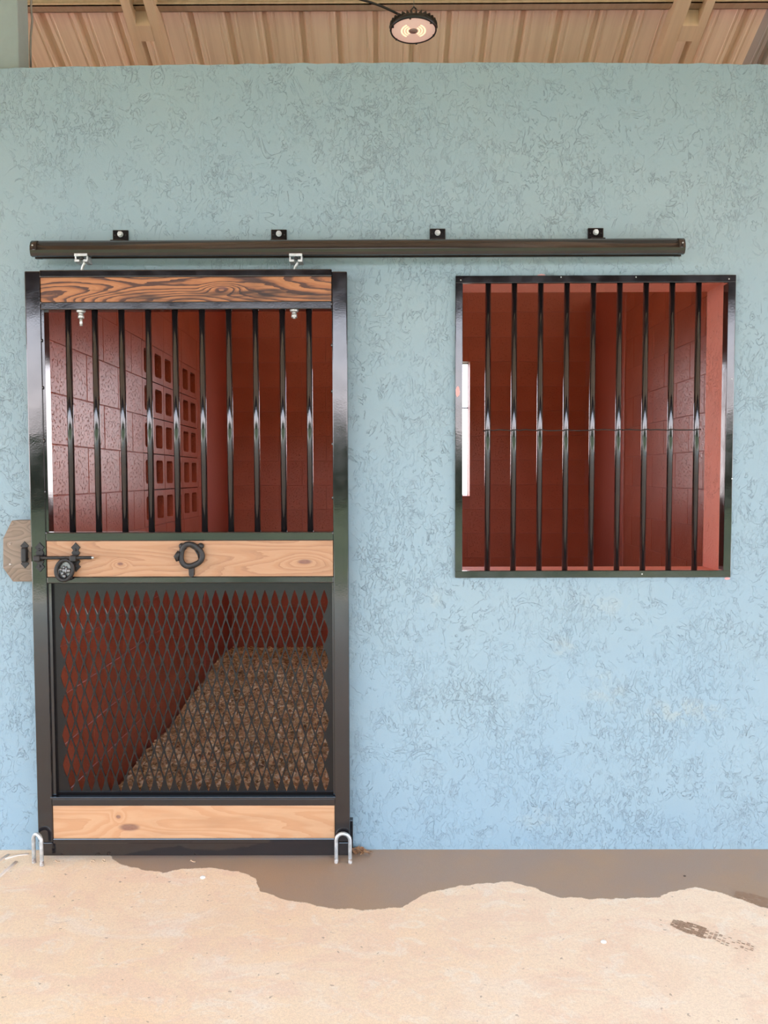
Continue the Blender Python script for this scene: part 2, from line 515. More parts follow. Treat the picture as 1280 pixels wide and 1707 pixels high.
# ------------------------------------------------------------------ setting: front wall with its two openings
WT = .20
DX0, DX1, DZ1 = -1.3215, -.20, 2.10
w0, w1 = at(769, 475, 0), at(1208, 950, 0)
WX0, WX1, WZ0, WZ1 = w0.x, w1.x, 1.062, 2.150
def wall_top(x):
    z = 2.931 - .0066 * (min(abs(x), 2) ** 2)
    return z + .0018 * math.sin(x * 23) * math.sin(x * 7.1) + .0015 * math.sin(x * 61 + 1)
def front_wall():
    m = MB()
    xs = sorted(set([round(-10 + .05 * i, 4) for i in range(401)] + [DX0, DX1, WX0, WX1]))
    zs = [0, DZ1, WZ0, WZ1, 2.85]
    zs = sorted(zs)
    inside = lambda x, z: (DX0 < x < DX1 and z < DZ1) or (WX0 < x < WX1 and WZ0 < z < WZ1)
    for i in range(len(xs) - 1):
        a, b = xs[i], xs[i+1]
        for j in range(len(zs)):
            lo = zs[j]
            top = j == len(zs) - 1
            ha, hb = (wall_top(a), wall_top(b)) if top else (zs[j+1], zs[j+1])
            if inside((a+b)/2, (lo + ha)/2): continue
            m.add([(a, 0, lo), (b, 0, lo), (b, 0, hb), (a, 0, ha)], [(0, 1, 2, 3)], 0)
            m.add([(a, WT, lo), (b, WT, lo), (b, WT, hb), (a, WT, ha)], [(3, 2, 1, 0)], 1)
            if top: m.add([(a, 0, ha), (b, 0, hb), (b, WT, hb), (a, WT, ha)], [(0, 1, 2, 3)], 0)
    def rev(p, q): m.add([(p[0], 0, p[1]), (q[0], 0, q[1]), (q[0], WT, q[1]), (p[0], WT, p[1])], [(0, 1, 2, 3)], 1)
    rev((DX0, 0), (DX0, DZ1)); rev((DX0, DZ1), (DX1, DZ1)); rev((DX1, DZ1), (DX1, 0))
    rev((WX0, WZ0), (WX0, WZ1)); rev((WX0, WZ1), (WX1, WZ1)); rev((WX1, WZ1), (WX1, WZ0)); rev((WX1, WZ0), (WX0, WZ0))
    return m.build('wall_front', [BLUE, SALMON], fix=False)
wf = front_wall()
tag(wf, kind='structure')
def spot(px, py, wd, ht, Y):
    p = at(px, py, Y)
    m = MB()
    n = 14
    rr = random.Random(px)
    ring = [(p.x + wd/2*math.cos(2*math.pi*k/n)*rr.uniform(.8, 1.1), Y, p.z + ht/2*math.sin(2*math.pi*k/n)*rr.uniform(.8, 1.1)) for k in range(n)]
    m.add(ring + [(x, Y + .002, z) for x, _, z in ring], [tuple(range(n))[::-1]] + [(i, (i+1) % n, (i+1) % n + n, i + n) for i in range(n)])
    return m
spot(903, 459, .032, .010, -.0012).build('paint_spot', PINKPAINT, wf)
spot(1212, 964.5, .022, .010, -.0012).build('paint_spot', PINKPAINT, wf)

# ------------------------------------------------------------------ setting: stall room of painted blocks
XL, XR, YB = -1.318, 1.69, 3.50
Z0, CH, BL = .135, .203, .392             # first joint height, course height, block pitch
def block_mesh(length, axis):             # a chamfered face slab, length along y ('y') or x ('x'), face towards +x / -x / -y set by scale
    g = .0016
    m = MB()
    h, t, c = CH/2 - g, .03, .0018
    l = length/2 - g
    def ring(d, k): return [(-l+k, d, -h+k), (l-k, d, -h+k), (l-k, d, h-k), (-l+k, d, h-k)]
    vs = ring(0, c) + ring(c, 0) + ring(t, 0)
    fs = [(0, 1, 2, 3)] + [(i, i+4, (i+1) % 4+4, (i+1) % 4) for i in range(4)] + [(i+4, i+8, (i+1) % 4+8, (i+1) % 4+4) for i in range(4)]
    return vs, fs
_cache = {}
def block(parent, face, a0, a1, z, name='block'):
    """face: ('x', X, sign) wall plane x = X whose room side points to sign; or ('y', Y, -1)"""
    key = (face[0], face[2], round(a1 - a0, 3))
    off = random.uniform(-.0009, .0009)
    c = (a0 + a1) / 2
    pos = Vector((face[1] + face[2]*off, c, z)) if face[0] == 'x' else Vector((c, face[1] + off, z))
    if key not in _cache:
        vs, fs = block_mesh(a1 - a0, face[0])
        if face[0] == 'x': vs = [(-face[2]*d, u, q) for u, d, q in vs]
        else: vs = [(u, d, q) for u, d, q in vs]
        m = MB().add(vs, fs)
        o = m.build(name, RED, None, loc=(0, 0, 0))
        _cache[key] = o.data
    else:
        o = bpy.data.objects.new(name, _cache[key]); col.objects.link(o)
    place(o, pos, parent)
    return o
def vent_mesh():
    m = MB()
    h, l, t = CH/2 - .0028, BL/2 - .0028, .185
    for s_ in (-1, 1):
        cx = s_ * l / 2
        A, B = l / 2, h
        a, b_, c = .064, .0665, .012
        o8 = [(a, -b_+c), (a, b_-c), (a-c, b_), (-a+c, b_), (-a, b_-c), (-a, -b_+c), (-a+c, -b_), (a-c, -b_)]
        r8 = [(A, -b_+c), (A, b_-c), (a-c, B), (-a+c, B), (-A, b_-c), (-A, -b_+c), (-a+c, -B), (a-c, -B)]
        cr = {1: (A, B), 3: (-A, B), 5: (-A, -B), 7: (A, -B)}
        for i in range(8):
            j = (i + 1) % 8
            poly = [o8[i], r8[i]] + ([cr[i]] if i in cr else []) + [r8[j], o8[j]]
            m.add([(0, cx + u, q) for u, q in poly], [tuple(range(len(poly)))])
            m.add([(0, cx + o8[i][0], o8[i][1]), (0, cx + o8[j][0], o8[j][1]), (-t, cx + o8[j][0], o8[j][1]), (-t, cx + o8[i][0], o8[i][1])], [(0, 1, 2, 3)])
    for p, q in (((-l, -h), (l, -h)), ((l, -h), (l, h)), ((l, h), (-l, h)), ((-l, h), (-l, -h))):
        m.add([(0, *p), (0, *q), (-.03, *q), (-.03, *p)], [(0, 1, 2, 3)])
    return m
def course_wall(parent, face, a0, a1, zlo, zhi, offs, skip=None):
    n = 0
    k0 = int(round((zlo - Z0) / CH))
    z = Z0 + k0 * CH
    k = k0
    while z < zhi - .02:
        st = offs[k % 2]
        a = a0 + st - BL if st > 0 else a0
        while a < a1 - .02:
            u0, u1 = max(a, a0), min(a + BL, a1)
            segs = [(u0, u1)]
            if skip and skip[2] - .01 < z + CH/2 < skip[3] + .01:
                segs = []
                if u0 < skip[0]: segs.append((u0, min(u1, skip[0])))
                if u1 > skip[1]: segs.append((max(u0, skip[1]), u1))
            for s0, s1 in segs:
                if s1 - s0 > .03: block(parent, face, round(s0, 3), round(s1, 3), z + CH/2)
            a += BL
        z += CH; k += 1
COLY = 2.58                                # where the smooth corner columns start
VY0 = 1.285; VY1 = VY0 + 3*BL; VZ0 = Z0 + 5*CH; VZ1 = Z0 + 10*CH
# left partition with the ventilation blocks
m = MB()
e = .0020
m.box((XL - .20, WT, -.1), (XL - e, VY0, 2.88)); m.box((XL - .20, VY1, -.1), (XL - e, YB + .2, 2.88))
m.box((XL - .20, VY0, -.1), (XL - e, VY1, VZ0)); m.box((XL - .20, VY0, VZ1), (XL - e, VY1, 2.88))
m.box((XL - .23, WT, -.1), (XL - .19, YB, 2.88))
wl = tag(m.build('wall_left', JOINT, fix=False), kind='structure')
course_wall(wl, ('x', XL, 1), .012, COLY, Z0 - CH, 2.72, (.116, .318), (VY0, VY1, VZ0, VZ1))
vb = None
for k in range(5):
    for i in range(3):
        pos = (XL + random.uniform(-.001, .001), VY0 + (i + .5)*BL, VZ0 + (k + .5)*CH)
        if vb is None:
            vb = vent_mesh().build('vent_block', RED, None, loc=(0, 0, 0)); place(vb, pos, wl)
        else: copy(vb, pos, wl)
MB().box((XL - .1, COLY, -.1), (XL + .012, YB + .05, 2.88), .008).build('corner_column', REDS, wl)
# right partition
m = MB().box((XR + e, WT, -.1), (XR + .2, YB + .2, 2.88))
wr = tag(m.build('wall_right', JOINT), kind='structure')
course_wall(wr, ('x', XR, -1), WT, COLY, Z0 - CH, 2.72, (.25, .06))
MB().box((XR - .012, COLY, -.1), (XR + .1, YB + .05, 2.88), .008).build('corner_column', REDS, wr)
# back wall with its own window
BX0, BX1 = at(575, 700, YB).x, at(783, 700, YB).x
BZ1, BZ0 = at(700, 602, YB).z, at(700, 827, YB).z
m = MB()
for a, b in (((-9.2, -.1), (BX0, 3.45)), ((BX1, -.1), (10, 3.45)), ((BX0, -.1), (BX1, BZ0)), ((BX0, BZ1), (BX1, 3.45))):
    m.box((a[0], YB + e, a[1]), (b[0], YB + .2, b[1]))
wb = tag(m.build('wall_back', JOINT, fix=False), kind='structure')
def back_blocks():
    z = Z0 - CH; k = -1
    while z < 3.2:
        st = (.21, .02)[k % 2]
        a = XL + .012 + st - BL
        while a < XR - .012:
            u0, u1 = max(a, XL + .012), min(a + BL, XR - .012)
            zm = z + CH/2
            segs = [(u0, u1)]
            if BZ0 - .06 < zm < BZ1 + .06:
                segs = []
                if u0 < BX0: segs.append((u0, min(u1, BX0)))
                if u1 > BX1: segs.append((max(u0, BX1), u1))
            for s0, s1 in segs:
                if s1 - s0 > .03: block(wb, ('y', YB, -1), round(s0, 3), round(s1, 3), zm)
            a += BL
        z += CH; k += 1
back_blocks()
t_ = .03
m = MB()
m.box((BX0 - .02, YB + .14, BZ0 - .02), (BX0 + t_, YB + .17, BZ1 + .02)); m.box((BX1 - .004, YB + .14, BZ0 - .02), (BX1 + .02, YB + .17, BZ1 + .02))
m.box((BX0, YB + .14, BZ0 - .02), (BX1, YB + .17, BZ0 + .004)); m.box((BX0, YB + .14, BZ1 - .004), (BX1, YB + .17, BZ1 + .02))
w2 = tag(m.build('window_2', BLACK, fix=False), kind='structure')
for py in (606, 680):
    z = at(775, py, YB + .15).z
    MB().tube([(BX0 - .005, YB + .155, z), (BX1 + .005, YB + .155, z)], .006, 8).build('grille_rod', BLACK, w2)
# stall floor and bedding
tag(MB().box((-10, 0, -.35), (10, YB + .02, -.10)).build('floor_stall', DARKCEIL), kind='structure')
sill = MB().box((DX0 - .02, .0, -.2), (DX1 + .02, .30, -.012), .004).build('threshold', flat('pale_threshold', (.62, .56, .50), .85))
tag(sill, 'pale concrete threshold strip under the black stall door', 'threshold', kind='structure')
def bed_z(x, y):
    t = max(0, min(1, (y - .15) / 2.6))
    return -.075 + .075*t + .018*math.sin(x*4.1 + y*2.3) + .012*math.sin(y*7 + x*5)
m = MB()
nx, ny = 40, 44
for j in range(ny + 1):
    for i in range(nx + 1):
        x = XL + .02 + (XR - XL - .04)*i/nx; y = .24 + (YB - .26)*j/ny
        m.v.append((x, y, bed_z(x, y) - .006))
for j in range(ny):
    for i in range(nx):
        a = j*(nx+1) + i
        m.f.append((a, a+1, a+nx+2, a+nx+1)); m.mi.append(0); m.smooth.append(True)
rb = random.Random(11)
for i in range(48000):
    y = .24 + (YB - .29) * rb.random()**1.15
    x = rb.uniform(XL + .03, .95 if rb.random() < .9 else XR - .03)
    l, wd = rb.uniform(.006, .016), rb.uniform(.003, .008)
    z = bed_z(x, y) + rb.uniform(0, .012)
    M = Matrix.Translation((x, y, z)) @ Matrix.Rotation(rb.uniform(0, 6.28), 4, 'Z') @ Matrix.Rotation(rb.uniform(-.7, .7), 4, 'X') @ Matrix.Rotation(rb.uniform(-.6, .6), 4, 'Y')
    k = rb.uniform(.1, .5) * l
    vs = [M @ Vector(p) for p in ((-l, -wd, 0), (0, -wd, k), (l, -wd, 0), (l, wd, 0), (0, wd, k), (-l, wd, 0))]
    m.add(vs, [(0, 1, 4, 5), (1, 2, 3, 4)])
bed = m.build('wood_shaving_bedding', CHIPS, fix=False)
tag(bed, 'brown loose wood shavings spread over the stall floor behind the mesh', 'bedding', kind='stuff')

# ------------------------------------------------------------------ setting: roof
SL = .51
def roof_z(y): return 5.28 - SL*y                         # slope over the stall, falling to the back
ceil = empty('ceiling', (0, 0, 4))
tag(ceil, kind='structure')
RIDGE_Y = -1.6
EAVE_Y, EAVE_Z = -5.0, None
rib0 = at(688, 17, 1.9).x
PIT = .2285
def sheet(x0, nrib, mat, name='roof_panel'):
    prof = []
    for k in range(nrib):
        c = x0 + (k + .5)*PIT
        prof += [(c - PIT/2, 0), (c - .066, 0), (c - .060, .004), (c - .050, .004), (c - .044, 0), (c - .026, 0), (c - .012, .026), (c + .012, .026), (c + .026, 0), (c + .044, 0), (c + .050, .004), (c + .060, .004), (c + .066, 0)]
    prof.append((x0 + nrib*PIT, 0))
    m = MB()
    ys = [3.9, RIDGE_Y]
    n = len(prof)
    for y in ys:
        for x, d in prof: m.v.append((x, y, roof_z(y) + d))
    for i in range(n - 1):
        m.f.append((i, i+1, i+1+n, i+n)); m.mi.append(0); m.smooth.append(False)
    return m.build(name, mat, ceil, fix=False)
NP = 4
grey_x = 2.06
start = rib0 - PIT*(.5 + 38)
for i in range(21):
    x0 = start + i*NP*PIT
    mid = x0 + NP*PIT/2
    sheet(x0, NP, GREYROOF if (mid > grey_x and mid < grey_x + NP*PIT*1.0) else ROOF)
RX0, RX1 = start, start + 21*NP*PIT
# the slope on the porch side
zr = roof_z(RIDGE_Y)
EAVE_Z = zr - SL*(RIDGE_Y - EAVE_Y)
MB().add([(RX0, RIDGE_Y, zr), (RX1, RIDGE_Y, zr), (RX1, EAVE_Y, EAVE_Z), (RX0, EAVE_Y, EAVE_Z),
          (RX0, RIDGE_Y, zr + .03), (RX1, RIDGE_Y, zr + .03), (RX1, EAVE_Y, EAVE_Z + .03), (RX0, EAVE_Y, EAVE_Z + .03)],
         [(0, 1, 2, 3), (7, 6, 5, 4), (3, 2, 6, 7)]).build('porch_roof', ROOF, ceil, fix=False)
MB().box((RX0, EAVE_Y - .1, 3.08), (RX1, EAVE_Y + .1, EAVE_Z + .02)).build('unseen_eave_beam', flat('darkened_eave_beam', (.05, .04, .035), .8), ceil)  # unseen beam, hung low and darkened to trim sky light and door reflections
# unseen gable infill, added to keep side sky light off the wall top
for gx in (RX0, RX1):
    MB().add([(gx, EAVE_Y, 3.08), (gx, 3.5, 3.08), (gx, 3.5, roof_z(3.5)), (gx, RIDGE_Y, zr), (gx, EAVE_Y, EAVE_Z)] +
             [(gx + .03, EAVE_Y, 3.08), (gx + .03, 3.5, 3.08), (gx + .03, 3.5, roof_z(3.5)), (gx + .03, RIDGE_Y, zr), (gx + .03, EAVE_Y, EAVE_Z)],
             [(0, 1, 2, 3, 4), (9, 8, 7, 6, 5)] + [(i, (i+1) % 5, (i+1) % 5 + 5, i + 5) for i in range(5)]).build('gable_light_blocker', STEEL, ceil)
# purlin
pb = at(640, 17.5, 1.78).z
m = MB()
m.box((RX0, 1.78, pb), (RX1, 1.785, pb + .15)); m.box((RX0, 1.72, pb), (RX1, 1.785, pb + .005)); m.box((RX0, 1.72, pb + .145), (RX1, 1.785, pb + .15))
m.box((RX0, 1.72, pb), (RX1, 1.725, pb + .018)); m.box((RX0, 1.774, pb + .052), (RX1, 1.781, pb + .060))
m.build('purlin', tan_paint('tan_purlin_steel', (.50, .37, .25), (.44, .32, .21)), ceil, fix=False)
# double truss chords with spacer blocks
def rz_(y): return roof_z(y) - .285
def chord(x0, x1, name='rafter'):
    m = MB()
    ya, yb_ = RIDGE_Y, 3.45
    vs = []
    for y in (ya, yb_):
        z = rz_(y)
        vs += [(x0, y, z), (x1, y, z), (x1, y, z + .10), (x0, y, z + .10)]
    m.add(vs, [(0, 1, 5, 4), (1, 2, 6, 5), (2, 3, 7, 6), (3, 0, 4, 7), (0, 3, 2, 1), (4, 5, 6, 7)])
    return m.build(name, STEEL, ceil)
def spacer(x0, x1, y0, y1, par):
    vs = []
    for y in (y0, y1):
        z = rz_(y)
        vs += [(x0, y, z - .004), (x1, y, z - .004), (x1, y, z + .09), (x0, y, z + .09)]
    MB().add(vs, [(0, 1, 5, 4), (1, 2, 6, 5), (2, 3, 7, 6), (3, 0, 4, 7), (0, 3, 2, 1), (4, 5, 6, 7)]).build('spacer_block', STEEL, par)
def chord_hit(px, py):                     # where a pixel meets the underside of the chords
    d = ray(px, py)
    # z = 5.28 - .285 - SL*y
    t = (5.28 - .285 - SL*CAM.y - CAM.z) / (d.z + SL*d.y)
    return CAM + d*t
for xs in (((200, 3), (215, 3), (239, 3), (255, 3)), ((1128, 3), (1152, 3), (1178, 3), (1192, 3))):
    X = [chord_hit(*p).x for p in xs]
    c1 = chord(X[0], X[1]); c2 = chord(X[2], X[3])
    yb0, yb1 = chord_hit(xs[1][0], 42).y, chord_hit(xs[1][0], 68).y
    spacer(X[1] - .001, X[2] + .001, yb0, yb1, c1)
    spacer(X[1] - .001, X[2] + .001, yb0 - 1.6, yb1 - 1.6, c1)
    # welded plate on top joining the pair to the roof
    MB().box((X[1], 1.74, rz_(1.78) + .085), (X[2], 1.80, pb + .004)).build('cleat', STEEL, c2)

# post rising above the wall at the left, with a cable down its edge
pr = at(30, 60, .05).x
post = MB().box((pr - .35, .05, 2.85), (pr, .138, 4.7), .004).build('column', GREEN)
tag(post, kind='structure')
m = MB()
q = [at(51, -20, .15), at(50, 10, .15), at(52, 35, .155), at(49.5, 60, .15), at(49, 85, .15), at(49.5, 112, .16)]
m.tube([(p.x + .004, p.y, p.z) for p in q], .004, 6)
tag(m.build('cable', GREYC, None, loc=q[-1]), 'thin grey cable hanging down the edge of the sage green post', 'cable')

# ------------------------------------------------------------------ hanging round lamp under the roof
LY = 1.16
lc = at(689, 49, LY)
lamp = empty('pendant_light', lc)
tag(lamp, 'round black high-bay lamp with a glowing flat face hanging under the tan roof', 'lamp')
rad = .119
MB().lathe([(rad*.93, -.004), (rad*.95, -.010), (rad, -.008), (rad, .010), (rad*.92, .018), (rad*.5, .030), (rad*.3, .046), (0.001, .048)], lc, 40).build('housing', FIX, lamp)
m = MB()
for k in range(30):
    a = 2*math.pi*k/30
    ca, sa = math.cos(a), math.sin(a)
    vs = []
    for rr_, z0, z1 in ((rad*.45, .02, .044), (rad*1.0, .008, .030), (rad*1.035, .004, .016)):
        for s_ in (-1, 1):
            for z in (z0, z1): vs.append((lc.x + rr_*ca - s_*.0016*sa, lc.y + rr_*sa + s_*.0016*ca, lc.z + z))
    fs = [(0, 1, 3, 2), (8, 10, 11, 9)]
    for g in (0, 4): fs += [(g, g+4, g+5, g+1), (g+2, g+3, g+7, g+6), (g+1, g+5, g+7, g+3), (g, g+2, g+6, g+4)]
    m.add(vs, fs)
tag(m.build('heat_fin', FIX, lamp), kind='stuff')
MB().lathe([(rad*.94, -.005), (rad*.9, -.0075), (rad*.70, -.0065), (rad*.66, -.0075), (.001, -.0075)], lc, 40).build('lens', LENS, lamp)
m = MB()
for a0_, a1_ in ((-55, 55), (125, 235)):
    for (r0, r1) in ((.23, .29), (.35, .41), (.47, .54)):
        n = 12
        vs = []
        for i in range(n+1):
            a = R(a0_ + (a1_ - a0_)*i/n)
            for r_ in (r0, r1): vs.append((lc.x + rad*r_*math.cos(a), lc.y + rad*r_*math.sin(a), lc.z - .0085))
        m.add(vs, [(2*i, 2*i+1, 2*i+3, 2*i+2) for i in range(n)])
tag(m.build('led_array', LED, lamp), 'glowing warm white LED arcs')
MB().lathe([(rad*.19, -.0075), (rad*.185, -.0095), (.001, -.0095)], lc, 24).build('lens_cap', flat('grey_pink_cap', (.5, .36, .32), .4), lamp)
for k in range(6):
    a = R(20 + 60*k)
    MB().box((lc.x + rad*.94*math.cos(a) - .005, lc.y + rad*.94*math.sin(a) - .005, lc.z - .013), (lc.x + rad*.94*math.cos(a) + .005, lc.y + rad*.94*math.sin(a) + .005, lc.z - .004), .001).build('lens_clip', FIX, lamp)
m = MB()
hk = [(-.004, .046), (-.012, .07), (-.012, .095), (.002, .112), (.014, .100)]
m.tube([(lc.x + u, lc.y, lc.z + v) for u, v in hk], .0045, 8)
m.build('hook', FIX, lamp)
m = MB().tube([(lc.x + .002, lc.y, lc.z + .108), (lc.x + .004, lc.y, roof_z(lc.y) + .002)], .0018, 6)
m.build('suspension_wire', GREYC, lamp)
m = MB()
pts = [at(675, 28, LY), at(655, 19, LY), at(635, 10, LY - .02), at(615, 3, LY - .05), at(590, -4, LY - .08), at(560, -22, LY - .1)]
pts = [Vector(p) for p in pts] + [Vector((pts[-1].x - .1, pts[-1].y, roof_z(pts[-1].y) + .002))]
pts[0] = lc + Vector((-.045, -.004, .056))
m.tube(pts, .006, 8)
tag(m.build('power_cord', CABLE, None, loc=lc), 'black power cord running up left from the round lamp', 'cord')

# ------------------------------------------------------------------ sliding stall door
DF, DB = -.085, -.037                     # front and back of the door frame
root = empty('stall_door', (-.72, -.06, .03))
tag(root, 'tall black steel sliding stall door with wood boards, bars and diamond mesh', 'door', kind='thing')
zb = .075
def bx(name, x0, x1, z0, z1, y0=DF, y1=DB, mat=BLACK, bev=.004, parent=None):
    return MB().box((x0, y0, z0), (x1, y1, z1), bev).build(name, mat, parent or root)
zz = lambda py: at(320, py, DF).z
SLX0, SLX1, SRX0, SRX1 = -1.299, -1.244, -.196, -.1405
bx('stile', SLX0, SLX1, zb - .004, zz(450.5))
bx('stile', SRX0, SRX1, zb - .004, zz(453))
zz = lambda py: at(320, py, DF).z
rails = [(449, 461.5), (502, 515.5), (887, 902), (961, 972.5), (1331, 1344), (1398, 1407)]
for i, (a, b) in enumerate(rails):
    bx('rail', SLX1 - .001, SRX0 + .001, zz(b), zz(a), DF + (.001 if i else -.001), DB)
bx('bottom_plate', SLX0 + .006, SRX1 - .003, .012, zz(1407) - .003, DF + .016, DF + .030, bev=.002)
bx('stop_lip', SLX1 - .004, SRX0 + .004, zz(1331) - .001, zz(1328), DF - .006, DF + .004, bev=.001)
woods = [wood('burnt_board', (.06, .018, .007), (.30, .108, .036), (.40, .165, .06), 19, [(.13, .003, .022, .007)], .95, 2.0, .97),
         wood('pale_board', (.21, .095, .05), (.375, .185, .088), (.42, .23, .122), 17, [(.42, -.012, .030, .010), (-.255, -.018, .012, .006)], .55, 11.3),
         wood('pale_board_low', (.32, .145, .07), (.48, .24, .115), (.53, .295, .155), 14, [(-.24, -.020, .042, .015), (-.28, .020, .010, .008)], .45, 5.6)]
xc = (SLX1 + SRX0) / 2
labs = ('dark burnt-grain wooden board at the top', 'pale pine board with the latch and ring', 'pale pine board with a large knot at the bottom')
for (a, b), wm, lb in zip(((461.5, 502), (902, 961), (1344, 1398)), woods, labs):
    m = MB().box((SLX1 + .001, DF + .004, zz(b) - .001), (SRX0 - .001, DB - .006, zz(a) + .001), .0015)
    o = m.build('wooden_board', wm, None, loc=(xc, DF, (zz(a) + zz(b))/2))
    place(o, wloc(o), root); tag(o, lb)
# bars
yb_ = -.060
b0_ = MB().tube([(0, 0, zz(889)), (0, 0, zz(514))], .0112, 14)
src = b0_.build('bar', BLACK, None, loc=(0, 0, 0))
barx = [(113.5, 121.5), (158, 165), (203, 208.5), (247.5, 252.5), (292, 296.5), (337, 341), (381.5, 385), (426, 429), (470.5, 473.5), (515, 517.5)]
for i, (t, b) in enumerate(barx):
    x = (at(t, 520, yb_).x + at(b, 885, yb_).x)/2
    o = src if i == 0 else src.copy()
    if i: col.objects.link(o)
    place(o, (x, yb_, 0), root)
# side flat irons that the bars stand between, inside the stiles
bx('inner_flat', SLX1 - .001, SLX1 + .010, zz(889), zz(514), DF + .006, DB, bev=.001)
bx('inner_flat', SLX1 - .001, SLX1 + .012, zz(1331), zz(972), DF + .010, DB, bev=.001)
bx('inner_flat', SRX0 - .006, SRX0 + .001, zz(1331), zz(972), DF + .010, DB, bev=.001)
# welds at the inner edges of the stiles
for px, py, sx in ((69, 504, 1), (71, 567, 1), (73, 646, 1), (76, 735, 1), (79, 820, 1), (82, 889, 1), (552, 506, -1), (552.5, 575, -1), (553, 652, -1), (554, 740, -1), (555, 830, -1), (556, 889, -1)):
    p = at(px, py, DF - .001)
    xx = SLX1 + .001 if sx > 0 else SRX0 - .001
    MB().ball((xx, DF + .003, p.z), (.0035, .003, .0065), 0, 8, 5).build('weld_bead', BLACK, root)
# expanded diamond mesh sheet
def mesh_sheet():
    m = MB()
    MX0, MX1 = SLX1 + .010, SRX0 - .004
    ZT_, ZB_ = zz(972), zz(1331)
    x_first, x_last = at(113, 1000, yb_).x, at(540.5, 1000, yb_).x
    px_ = (x_last - x_first) / 26
    z_first, z_last = at(320, 1003.5, yb_).z, at(320, 1299.5, yb_).z
    pz = (z_first - z_last) / 12
    a, h = px_/2, pz                        # half width, half height of a lattice cell
    st = .0038                              # half the strand width
    def P(x, z): return (x, z)
    faces, walls = [], []
    for r_ in range(13):
        odd = r_ % 2
        cz = z_first - r_*pz
        for c in range(27):
            cx = x_first + c*px_ - (a if odd else 0)
            O = [(cx + a, cz), (cx + a/2, cz + h/2), (cx, cz + h), (cx - a/2, cz + h/2), (cx - a, cz), (cx - a/2, cz - h/2), (cx, cz - h), (cx + a/2, cz - h/2)]
            ia, ih = a - st*1.05, h - st*2.6
            I = []
            for ox, oz in ((1, 0), (.60, .50), (.0, 1), (-.60, .50), (-1, 0), (-.60, -.50), (0, -1), (.60, -.50)):
                I.append((cx + ox*ia, cz + oz*ih))
            for i in range(8):
                j = (i+1) % 8
                faces.append((O[i], O[j], I[j], I[i])); walls.append((I[i], I[j]))
    # solid margins: fill between the toothed lattice edge and the sheet's rectangle
    for c in range(27):                      # top and bottom teeth (row 0 and row 12 share a phase)
        cx = x_first + c*px_
        zt2, zb2 = z_first + h, z_last - h
        for s_, z_e, z_r in ((1, z_first, ZT_), (-1, z_last, ZB_)):
            tip = z_e + s_*h; mid_ = z_e + s_*h/2
            L, Rr = cx - a, cx + a
            faces.append(((L, z_e), (cx - a/2, mid_), (cx, tip), (cx, z_r), (L, z_r)))
            faces.append(((Rr, z_e), (Rr, z_r), (cx, z_r), (cx, tip), (cx + a/2, mid_)))
    # close the toothed left and right edges against the rectangle
    for r_ in range(13):
        cz = z_first - r_*pz
        if r_ % 2:
            xo, s_, rect = x_first - a, -1, MX0
        else:
            xo, s_, rect = x_last, 1, MX1
        E = [(xo, cz + h), (xo + s_*a/2, cz + h/2), (xo + s_*a, cz), (xo + s_*a/2, cz - h/2), (xo, cz - h)]
        for i in range(4):
            if (r_ == 0 and i < 2) or (r_ == 12 and i > 1): continue
            faces.append((E[i], (rect, E[i][1]), (rect, E[i+1][1]), E[i+1]))
    for rect, xe in ((MX0, x_first - a), (MX1, x_last + a)):
        faces.append(((rect, z_first), (xe, z_first), (xe, ZT_), (rect, ZT_)))
        faces.append(((rect, z_last), (xe, z_last), (xe, ZB_), (rect, ZB_)))
    yf, yk = yb_ - .0015, yb_ + .0015
    for poly in faces:
        n = len(poly)
        m.add([(x, yf, z) for x, z in poly], [tuple(range(n))])
        m.add([(x, yk, z) for x, z in poly], [tuple(range(n))[::-1]])
    for p, q in walls:
        m.add([(p[0], yf, p[1]), (q[0], yf, q[1]), (q[0], yk, q[1]), (p[0], yk, p[1])], [(0, 1, 2, 3)])
    return m.build('mesh_panel', SHEET, root, fix=False)
mesh_sheet()
# hangers: trolley bracket, bent bolt down into the door, washer and nuts below the second rail
for px, tail in ((139, 541), (494, 530)):
    p = at(px, 433, -.075)
    m = MB()
    hw = .0235
    m.box((p.x - hw, -.100, p.z + .006), (p.x + hw, -.050, p.z + .016), .0015)
    m.box((p.x - hw, -.098, p.z - .013), (p.x - .006, -.052, p.z - .005), .001); m.box((p.x + .008, -.098, p.z - .013), (p.x + hw, -.052, p.z - .005), .001)
    m.box((p.x - hw, -.094, p.z - .012), (p.x - hw + .006, -.056, p.z + .012), .001); m.box((p.x + hw - .006, -.094, p.z - .012), (p.x + hw, -.056, p.z + .012), .001)
    hb = m.build('hanger_bracket', ZINC, root)
    MB().ball((p.x + .001, -.09, p.z + .001), (.008, .008, .006)).build('roller_axle', IRON, hb)
    xb = at(px - 4, 447, -.075).x
    m = MB().tube([(p.x + .002, -.078, p.z - .006), (p.x + .003, -.076, p.z - .014), (xb + .004, -.070, p.z - .024), (xb, -.066, p.z - .034), (xb, -.062, zz(447) - .01)], .005, 10)
    m.build('hanger_bolt', ZINC, hb)
    xn = at(px - 3.5, 520, -.062).x
    m = MB()
    zw = zz(515.5)
    m.tube([(xn, -.066, zw - .000), (xn, -.066, zw - .008)], [.017, .013], 16)
    m.tube([(xn, -.066, zw - .008), (xn, -.066, zw - .014)], .008, 12)
    m.tube([(xn, -.066, zw - .014), (xn, -.066, zw - .028)], .011, 6)
    m.tube([(xn, -.066, zw - .026), (xn, -.066, zz(tail))], .0055, 10)
    m.build('hanger_nut', ZINC, root)
